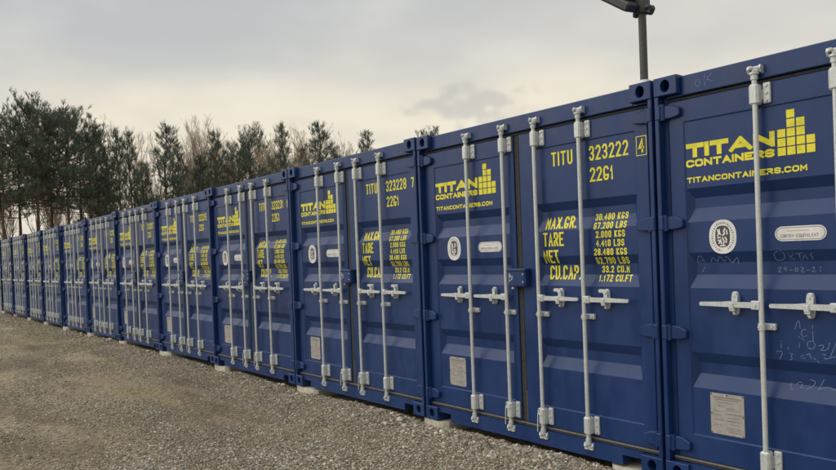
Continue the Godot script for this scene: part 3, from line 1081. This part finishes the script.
func make_ground() -> void:
	var xs := [-900.0, -400.0, -180.0, -100.0, -70.0, -50.0, -40.0, -34.0]
	var v := -31.0
	while v < 4.0:
		xs.append(v)
		v += 0.11
	xs.append_array([5.0, 8.0, 20.0, 80.0, 300.0, 900.0])
	var zs := [-900.0, -300.0, -100.0, -40.0, -15.0, -6.5, -3.0]
	v = -1.0
	while v < 6.5:
		zs.append(v)
		v += 0.075 if v < 2.5 else 0.11
	zs.append_array([8.0, 12.0, 25.0, 80.0, 300.0, 900.0])
	var verts := PackedVector3Array()
	var cols := PackedColorArray()
	var uvs := PackedVector2Array()
	var idx := PackedInt32Array()
	for z in zs:
		for x in xs:
			verts.append(Vector3(x, ground_height(x, z) if absf(z) < 9.0 and x > -35.0 else -0.13, z))
			cols.append(ground_color(x, z))
			uvs.append(Vector2(x, z) * 0.62)
	var w := xs.size()
	for j in zs.size() - 1:
		for i in w - 1:
			var a := j * w + i
			idx.append_array([a, a + 1, a + w, a + 1, a + w + 1, a + w])
	var arr := []
	arr.resize(Mesh.ARRAY_MAX)
	arr[Mesh.ARRAY_VERTEX] = verts
	arr[Mesh.ARRAY_COLOR] = cols
	arr[Mesh.ARRAY_TEX_UV] = uvs
	arr[Mesh.ARRAY_INDEX] = idx
	var am := ArrayMesh.new()
	am.add_surface_from_arrays(Mesh.PRIMITIVE_TRIANGLES, arr)
	var st := SurfaceTool.new()
	st.create_from(am, 0)
	st.generate_normals()
	st.generate_tangents()
	var o := put(self, "ground", st, "soil")
	o.set_meta("kind", "structure")
	tag(o, "brown gravelly yard ground with damp and mossy patches", "ground")

func rock_mesh(r: RandomNumberGenerator, squash: float) -> SurfaceTool:
	# a broken stone: a jittered icosahedron
	var t := (1.0 + sqrt(5.0)) / 2.0
	var vs := [Vector3(-1, t, 0), Vector3(1, t, 0), Vector3(-1, -t, 0), Vector3(1, -t, 0), Vector3(0, -1, t), Vector3(0, 1, t), Vector3(0, -1, -t), Vector3(0, 1, -t), Vector3(t, 0, -1), Vector3(t, 0, 1), Vector3(-t, 0, -1), Vector3(-t, 0, 1)]
	var fs := [[0, 11, 5], [0, 5, 1], [0, 1, 7], [0, 7, 10], [0, 10, 11], [1, 5, 9], [5, 11, 4], [11, 10, 2], [10, 7, 6], [7, 1, 8], [3, 9, 4], [3, 4, 2], [3, 2, 6], [3, 6, 8], [3, 8, 9], [4, 9, 5], [2, 4, 11], [6, 2, 10], [8, 6, 7], [9, 8, 1]]
	var p := []
	for v in vs:
		var q: Vector3 = v.normalized() * r.randf_range(0.72, 1.15)
		p.append(Vector3(q.x, q.y * squash, q.z) * 0.5)
	var st := begin()
	for f in fs:
		tri(st, p[f[0]], p[f[1]], p[f[2]])
	return st

func make_gravel() -> void:
	var r := RandomNumberGenerator.new()
	r.seed = 77
	var tones := [Color(0.36, 0.32, 0.25), Color(0.30, 0.26, 0.20), Color(0.23, 0.20, 0.16), Color(0.40, 0.36, 0.30), Color(0.26, 0.26, 0.25), Color(0.18, 0.155, 0.12), Color(0.30, 0.25, 0.19), Color(0.48, 0.45, 0.39)]
	var sets := []
	for k in 4:
		sets.append([[], []])
	var made := 0
	var tries := 0
	while made < 270000 and tries < 1200000:
		tries += 1
		var az := deg_to_rad(r.randf_range(2.0, 97.0))
		var d := 3.6 * pow(32.0 / 3.6, pow(r.randf(), 1.25))
		var x := CAM.x - d * sin(az)
		var z := CAM.z - d * cos(az)
		if z < -0.12 or z > 6.3 or x < -30.5 or x > 3.9:
			continue
		var g := gravelness(x, z)
		if r.randf() > 0.10 + 0.90 * g:
			continue
		var s := 0.007 + 0.017 * pow(r.randf(), 2.0)
		if g > 0.5 and r.randf() < 0.04:
			s = r.randf_range(0.022, 0.036)
		if z < 0.35 and r.randf() < 0.10:
			s *= 1.7
		s *= 1.0 + smoothstep(9.0, 26.0, d) * 0.8
		var b := Basis.from_euler(Vector3(r.randf_range(-0.4, 0.4), r.randf() * TAU, r.randf_range(-0.4, 0.4))).scaled(Vector3.ONE * s)
		var c: Color = tones[r.randi() % 8] if r.randf() < 0.85 else tones[r.randi() % 3]
		c = c * r.randf_range(0.55, 1.75)
		if r.randf() < 0.012:
			c = Color(0.70, 0.67, 0.60)
		c.a = 1.0
		var k := r.randi() % 4
		sets[k][0].append(Transform3D(b, Vector3(x, ground_height(x, z) + s * 0.14, z)))
		sets[k][1].append(c)
		made += 1
	var root := Node3D.new()
	root.name = "gravel"
	root.set_meta("kind", "stuff")
	tag(root, "loose grey and tan gravel scattered over the yard", "gravel")
	add_child(root)
	for k in 4:
		var st := rock_mesh(r, [0.6, 0.75, 0.5, 0.85][k])
		var mesh := st.commit()
		mesh.surface_set_material(0, m.stone)
		var mm := MultiMesh.new()
		mm.transform_format = MultiMesh.TRANSFORM_3D
		mm.use_colors = true
		mm.mesh = mesh
		mm.instance_count = sets[k][0].size()
		for i in mm.instance_count:
			mm.set_instance_transform(i, sets[k][0][i])
			mm.set_instance_color(i, sets[k][1][i])
		var o := MultiMeshInstance3D.new()
		o.name = "loose_stones"
		o.multimesh = mm
		o.set_meta("kind", "stuff")
		root.add_child(o, true)

# ------------------------------------------------------------------ pads, stones, lamp
func make_pads() -> void:
	var r := RandomNumberGenerator.new()
	r.seed = 31
	for i in ROW:
		var xg := -PITCH * i
		var st := begin()
		var p := PackedVector2Array()
		# broken outline in x, z: laid as x, y of a prism and tipped over
		var x0 := -0.06 if i != 0 else -0.46
		var x1 := r.randf_range(0.20, 0.46) if i != 0 else 0.06
		var n := 12
		for k in n:
			var f := k / (n - 1.0)
			var edge := -0.006 + r.randf_range(-0.014, 0.014) - 0.05 * pow(absf(f * 2.0 - 1.0), 6.0)
			p.append(Vector2(lerpf(x0, x1, f) + r.randf_range(-0.01, 0.01), -edge))
		p.append(Vector2(x1 + 0.01, 0.5))
		p.append(Vector2(x0, 0.48))
		prism(st, p, -0.16, -0.001, 0.0)
		var o := put(self, numbered("concrete_pad"), st, "concrete")
		o.rotation.x = -PI / 2
		o.position = Vector3(xg, -0.008, 0)
		tag(o, "chalky white concrete pad under the corner at the %s joint counted from the lamp pole" % ["lamp pole's own", "first", "second", "third", "fourth", "fifth", "sixth", "seventh", "eighth", "ninth", "tenth", "eleventh"][i] if i > 0 else "chalky white concrete pad under the container corner below the lamp pole", "concrete pad", "pads under the container corners")
	var spots := [[-2.905, 0.055, 0.060], [-2.68, 0.135, 0.085], [-2.52, 0.20, 0.060], [-2.46, 0.12, 0.05], [-5.28, 0.04, 0.05], [-5.20, 0.03, 0.075], [-4.72, 0.10, 0.05], [-7.72, 0.05, 0.06], [-12.62, 0.06, 0.11], [-15.1, 0.05, 0.09], [-10.2, 0.07, 0.06]]
	for s in spots:
		var o := put(self, numbered("stone"), rock_mesh(r, 0.75), "white_stone")
		o.position = Vector3(s[0], ground_height(s[0], s[1]) + s[2] * 0.22, s[1])
		o.rotation.y = r.randf() * TAU
		o.scale = Vector3.ONE * s[2]
		tag(o, "whitish stone lying in the gravel at the foot of the containers", "stone", "whitish stones beside the concrete pads")

func make_lamp() -> void:
	var root := Node3D.new()
	root.name = "lamp_pole"
	add_child(root)
	root.position = Vector3(-0.118, 2.591, -0.10)
	tag(root, "grey steel pole with a dark floodlight standing on a container corner", "lamp")
	var st := begin()
	box(st, Vector3(-0.055, 0.0, -0.055), Vector3(0.055, 0.014, 0.055), 0.003)
	tube(st, Vector3(0, 0.013, 0), Vector3(0, 0.035, 0), 0.038, 0.034, 14)
	put(root, "base_plate", st, "white_film")
	st = begin()
	tube(st, Vector3(0, 0.02, 0), Vector3(0, 0.66, 0), 0.026, 0.026, 18)
	put(root, "pole", st, "pole_steel")
	st = begin()
	box(st, Vector3(-0.045, 0.475, -0.040), Vector3(0.040, 0.66, 0.040), 0.006)
	tube(st, Vector3(0.03, 0.505, 0.02), Vector3(0.070, 0.505, 0.02), 0.018, 0.018, 8)
	tube(st, Vector3(0.06, 0.500, 0.02), Vector3(0.100, 0.500, 0.02), 0.005, 0.005, 6)
	box(st, Vector3(-0.062, 0.468, -0.02), Vector3(-0.03, 0.50, 0.02), 0.005)
	put(root, "bracket", st, "lamp_casing")
	st = begin()
	var xf := Transform3D(Basis(Vector3(0, 0, 1), -0.62) * Basis(Vector3(1, 0, 0), 0.10), Vector3(-0.04, 0.505, 0.0))
	box(st, Vector3(-0.34, -0.005, -0.15), Vector3(0.03, 0.055, 0.15), 0.012, xf)
	for k in 8:
		box(st, Vector3(-0.31 + k * 0.038, 0.054, -0.13), Vector3(-0.30 + k * 0.038, 0.085, 0.13), 0.002, xf)
	var head := put(root, "floodlight", st, "lamp_casing")
	st = begin()
	box(st, Vector3(-0.31, -0.009, -0.125), Vector3(-0.01, -0.004, 0.125), 0.001, xf)
	put(head, "lens", st, "lamp_glass")

# ------------------------------------------------------------------ trees
func add_tri(V: PackedVector3Array, N: PackedVector3Array, C: PackedColorArray, a: Vector3, b: Vector3, c: Vector3, col: Color) -> void:
	var n := (b - a).cross(c - a).normalized()
	V.append(a)
	V.append(c)
	V.append(b)
	for k in 3:
		N.append(n)
		C.append(col)

func limb(st: SurfaceTool, pts: Array, r0: float, r1: float, sides: int) -> void:
	for i in pts.size() - 1:
		tube(st, pts[i], pts[i + 1], lerpf(r0, r1, float(i) / (pts.size() - 1)), lerpf(r0, r1, float(i + 1) / (pts.size() - 1)), sides, false)

func pine(seed_: int, h: float, kind: String) -> Node3D:
	# tapered trunk, limbs, and a crown of upturned needle shoots
	var r := RandomNumberGenerator.new()
	r.seed = seed_
	var root := Node3D.new()
	root.name = "pine_tree"
	var st := begin()
	var pts := []
	var lean := Vector3(r.randf_range(-0.4, 0.4), 0, r.randf_range(-0.4, 0.4))
	for i in 9:
		var t := i / 8.0
		pts.append(Vector3(0, h * 0.97 * t, 0) + lean * t * t + Vector3(r.randf_range(-0.06, 0.06), 0, r.randf_range(-0.06, 0.06)) * h * 0.1)
	limb(st, pts, h * 0.0125, 0.02, 7)
	var at := func(t: float) -> Vector3:
		var f := clampf(t, 0.0, 0.999) * 8.0
		return pts[int(f)].lerp(pts[int(f) + 1], f - int(f))
	var V := PackedVector3Array()
	var N := PackedVector3Array()
	var C := PackedColorArray()
	var start := {"broad": 0.46, "cone": 0.30, "round": 0.50, "sparse": 0.5}[kind] as float
	var limbs := {"broad": 52, "cone": 58, "round": 48, "sparse": 34}[kind] as int
	var reach := {"broad": 3.3, "cone": 2.0, "round": 2.4, "sparse": 2.0}[kind] as float
	for i in limbs:
		var t := lerpf(start, 0.985, pow((i + r.randf()) / limbs, 0.9))
		var u := (t - start) / (1.0 - start)
		var shape := 1.0
		if kind == "cone":
			shape = (1.0 - u) * 0.85 + 0.14
			if u < 0.2:
				shape *= 0.65 + u * 1.7
		else:
			shape = sqrt(maxf(0.05, 1.0 - pow(absf(u - 0.42) / 0.62, 2.2)))
		var L := reach * shape * r.randf_range(0.62, 1.12)
		var az := r.randf() * TAU
		var up := lerpf(0.10, 0.95, u * u) + r.randf_range(-0.1, 0.25)
		var d := Vector3(cos(az), up, sin(az)).normalized()
		var b0: Vector3 = at.call(t)
		var mid := b0 + d * L * 0.55 + Vector3(0, -0.05 * L, 0)
		var tip := b0 + d * L + Vector3(0, 0.14 * L, 0)
		limb(st, [b0, mid, tip], maxf(0.018, 0.045 * shape), 0.008, 4)
		var subs := int(4 + L * 4.2)
		for s in subs:
			var k := r.randf_range(0.30, 1.0)
			var bp := b0.lerp(mid, k / 0.55) if k < 0.55 else mid.lerp(tip, (k - 0.55) / 0.45)
			var sd := (d * 0.5 + Vector3(r.randf_range(-1, 1), r.randf_range(-0.15, 0.8), r.randf_range(-1, 1))).normalized()
			var sl := r.randf_range(0.22, 0.62) * (1.15 - 0.35 * k)
			var be := bp + sd * sl
			tube(st, bp, be, 0.010, 0.005, 3, false)
			# needle shoots along and at the end of the twig
			for q in 5:
				var o := bp.lerp(be, r.randf_range(0.6, 1.0))
				var ax := (sd * 0.5 + Vector3(r.randf_range(-0.6, 0.6), r.randf_range(0.35, 1.4), r.randf_range(-0.6, 0.6))).normalized()
				var sh := r.randf_range(0.22, 0.46)
				var g := r.randf_range(0.65, 1.25)
				var col := Color(0.095 * g, 0.142 * g, 0.112 * g)
				if r.randf() < 0.15:
					col = Color(0.17 * g, 0.175 * g, 0.115 * g)
				for nn in 9:
					var base := o + ax * sh * r.randf()
					var nd := (ax * r.randf_range(0.7, 1.3) + Vector3(r.randf_range(-1, 1), r.randf_range(-0.7, 1), r.randf_range(-1, 1)) * 0.65).normalized()
					var sidev := nd.cross(Vector3(r.randf_range(-1, 1), r.randf_range(-1, 1), r.randf_range(-1, 1))).normalized()
					var ln := r.randf_range(0.10, 0.20)
					add_tri(V, N, C, base - sidev * 0.012, base + sidev * 0.012, base + nd * ln, col)
	# dead twigs below the crown
	for i in 14:
		var t := r.randf_range(0.12, start + 0.08)
		var b0: Vector3 = at.call(t)
		var az := r.randf() * TAU
		var d := Vector3(cos(az), r.randf_range(-0.25, 0.35), sin(az)).normalized()
		var L := r.randf_range(0.5, 1.6)
		var e := b0 + d * L
		tube(st, b0, e, 0.016, 0.006, 3, false)
		for q in 3:
			var f := b0.lerp(e, r.randf_range(0.4, 0.9))
			tube(st, f, f + (d + Vector3(r.randf_range(-0.9, 0.9), r.randf_range(-0.5, 0.7), r.randf_range(-0.9, 0.9))).normalized() * L * 0.4, 0.008, 0.004, 3, false)
	put(root, "trunk", st, "pine_bark")
	var arr := []
	arr.resize(Mesh.ARRAY_MAX)
	arr[Mesh.ARRAY_VERTEX] = V
	arr[Mesh.ARRAY_NORMAL] = N
	arr[Mesh.ARRAY_COLOR] = C
	var am := ArrayMesh.new()
	am.add_surface_from_arrays(Mesh.PRIMITIVE_TRIANGLES, arr)
	am.surface_set_material(0, m.needles)
	var o := MeshInstance3D.new()
	o.name = "crown"
	o.mesh = am
	root.add_child(o, true)
	return root

func sprout(st: SurfaceTool, tw: SurfaceTool, r: RandomNumberGenerator, p: Vector3, d: Vector3, L: float, rad: float, level: int, lift: float) -> void:
	var segs := 3
	var q := p
	var dd := d
	var pts := [p]
	for i in segs:
		dd = (dd + Vector3(r.randf_range(-0.22, 0.22), r.randf_range(-0.05, 0.15) + lift * 0.1, r.randf_range(-0.22, 0.22))).normalized()
		q += dd * L / segs
		pts.append(q)
	limb(tw if level > 1 else st, pts, rad, rad * 0.45, 5 if level < 2 else 3)
	if level >= 4:
		return
	var n := [12, 8, 6, 4][level] as int
	for i in n:
		var t := r.randf_range(0.25 if level > 0 else 0.30, 1.0)
		var f := clampf(t, 0.0, 0.999) * segs
		var b: Vector3 = pts[int(f)].lerp(pts[int(f) + 1], f - int(f))
		var az := r.randf() * TAU
		var side := Vector3(cos(az), 0, sin(az))
		var nd := (dd * 0.9 + side * r.randf_range(0.5, 0.95) + Vector3(0, lift, 0)).normalized()
		sprout(st, tw, r, b, nd, L * r.randf_range(0.34, 0.55) * (1.25 - t * 0.55), maxf(0.0055, rad * 0.42), level + 1, lift)

func bare_tree(seed_: int, h: float, lift: float) -> Node3D:
	var r := RandomNumberGenerator.new()
	r.seed = seed_
	var root := Node3D.new()
	root.name = "bare_tree"
	var st := begin()
	var tw := begin()
	sprout(st, tw, r, Vector3.ZERO, Vector3.UP, h * 0.86, h * 0.0085, 0, lift)
	put(root, "trunk", st, "grey_bark")
	put(root, "crown", tw, "twig")
	return root

func set_tree(src: Node3D, deg: float, dist_x: float, slope: float, natural: float, turn: float, label: String, category: String, group: String, wide := 1.0) -> void:
	# deg = bearing left of the row's normal, slope = rise of its top over the eye per metre
	var tall := 0.0
	for ch in src.get_children():
		var bb: AABB = ch.mesh.get_aabb()
		tall = maxf(tall, bb.end.y)
	natural = tall
	var dx := dist_x
	var dist := (CAM.x + dx) / sin(deg_to_rad(deg))
	var top := CAM.y + slope * dist + 0.13
	var o := src.duplicate()
	o.name = numbered(String(src.name))
	add_child(o, true)
	o.position = Vector3(-dx, -0.15, CAM.z - dist * cos(deg_to_rad(deg)))
	o.scale = Vector3(wide, 1, wide) * (top / natural)
	o.rotation.y = turn
	tag(o, label, category, group)

func rank(list: Array, deg: float) -> int:
	var k := 0
	for a in list:
		if a[0] > deg:
			k += 1
	return k

func make_trees() -> void:
	var r := RandomNumberGenerator.new()
	r.seed = 9
	var broad := [pine(1, 13.0, "broad"), pine(2, 13.0, "broad")]
	var cone := [pine(3, 13.0, "cone"), pine(4, 13.0, "cone")]
	var round_ := [pine(5, 13.0, "round")]
	var sparse := [pine(6, 13.0, "sparse")]
	var bare := [bare_tree(11, 13.0, 0.55), bare_tree(12, 13.0, 0.35), bare_tree(13, 13.0, 0.75)]
	var nth := ["first", "second", "third", "fourth", "fifth", "sixth", "seventh", "eighth", "ninth", "tenth", "eleventh", "twelfth"]
	var gp := "pines behind the containers"
	# the tall broad pines where the row ends
	for a in [[81.9, 47, 0.196, 0], [80.9, 50, 0.203, 1], [79.7, 48, 0.226, 0], [78.8, 52, 0.214, 1], [77.7, 49, 0.218, 1], [76.9, 53, 0.204, 0], [83.4, 49, 0.20, 1], [85.2, 50, 0.19, 0]]:
		set_tree(broad[a[3]], a[0], a[1], a[2], 13.0, r.randf() * TAU, "broad dark pine in the tall clump beyond the end of the row", "pine tree", "broad pines in the tall clump")
	var slim := [[75.7, 50, 0.19, 1, 1.1], [74.2, 49, 0.187, 0, 0.8], [73.4, 51, 0.181, 1, 0.8], [71.0, 49, 0.194, 0, 1.25], [69.9, 54, 0.165, 1, 1.0], [67.2, 50, 0.183, 1, 1.0], [61.8, 50, 0.198, 0, 0.85], [59.1, 50, 0.196, 1, 1.3], [57.9, 54, 0.165, 0, 0.9]]
	for a in slim:
		set_tree(cone[a[3]], a[0], a[1], a[2], 13.0, r.randf() * TAU, "slim pointed pine among bare trees, the %s counted from the tall broad clump" % nth[rank(slim, a[0])], "pine tree", "slim pointed pines", a[4])
	set_tree(round_[0], 64.5, 48, 0.193, 13.0, 0.6, "pine with a compact round crown on a bare stem among leafless trees", "pine tree", gp)
	set_tree(round_[0], 65.6, 51, 0.172, 13.0, 2.1, "smaller round pine touching the compact round crowned pine", "pine tree", gp)
	set_tree(cone[1], 55.3, 52, 0.183, 13.0, 1.0, "lone pointed pine top rising over a container roof", "pine tree", gp)
	set_tree(sparse[0], 50.3, 52, 0.189, 13.0, 2.2, "thin loose pine top showing above the joint of two containers", "pine tree", gp)
	set_tree(sparse[0], 48.8, 56, 0.172, 13.0, 0.3, "tip of a pine barely showing over a container roof", "pine tree", gp)
	for a in [[75.1, 55, 0.203, 0], [69.3, 54, 0.204, 2], [68.4, 51, 0.200, 0], [70.0, 50, 0.192, 1], [66.5, 56, 0.19, 1], [63.3, 55, 0.193, 2], [62.4, 53, 0.198, 0], [60.9, 55, 0.20, 1], [57.6, 52, 0.188, 1], [56.8, 55, 0.182, 0], [72.5, 53, 0.178, 2], [71.8, 56, 0.186, 1], [64.9, 58, 0.178, 0], [76.6, 58, 0.18, 1], [78.2, 60, 0.17, 2], [80.2, 59, 0.17, 0], [82.3, 60, 0.17, 1], [73.7, 58, 0.185, 0], [67.5, 59, 0.186, 1], [59.8, 58, 0.182, 2], [58.6, 57, 0.178, 0], [65.9, 50, 0.165, 2], [63.8, 50, 0.15, 1], [68.6, 50, 0.196, 2], [62.9, 47, 0.18, 1], [75.4, 49, 0.185, 2]]:
		set_tree(bare[a[3]], a[0], a[1] + 5, a[2], 13.0, r.randf() * TAU, "leafless tree with fine pale twigs behind the containers", "bare tree", "leafless trees behind the containers")
	for a in [[75.0, 56, 0.150, 0], [72.4, 55, 0.140, 1], [69.0, 57, 0.135, 0], [68.3, 53, 0.150, 1], [66.2, 56, 0.140, 0], [63.4, 55, 0.130, 1], [62.7, 57, 0.150, 0], [60.4, 56, 0.160, 1], [57.3, 57, 0.150, 0]]:
		set_tree(cone[a[3]], a[0], a[1], a[2], 13.0, r.randf() * TAU, "shorter pine half hidden between the leafless trees", "pine tree", "shorter pines between the leafless trees", 1.2)
	# younger stems that fill the gaps between the trunks
	for i in 26:
		var deg := 55.5 + 29.0 * (i + r.randf()) / 26.0
		set_tree(bare[i % 3], deg, r.randf_range(52, 62), r.randf_range(0.10, 0.155), 13.0, r.randf() * TAU, "low leafless sapling between the trunks of the taller trees", "sapling", "leafless saplings under the trees")
	for s in broad + cone + round_ + sparse + bare:
		s.free()
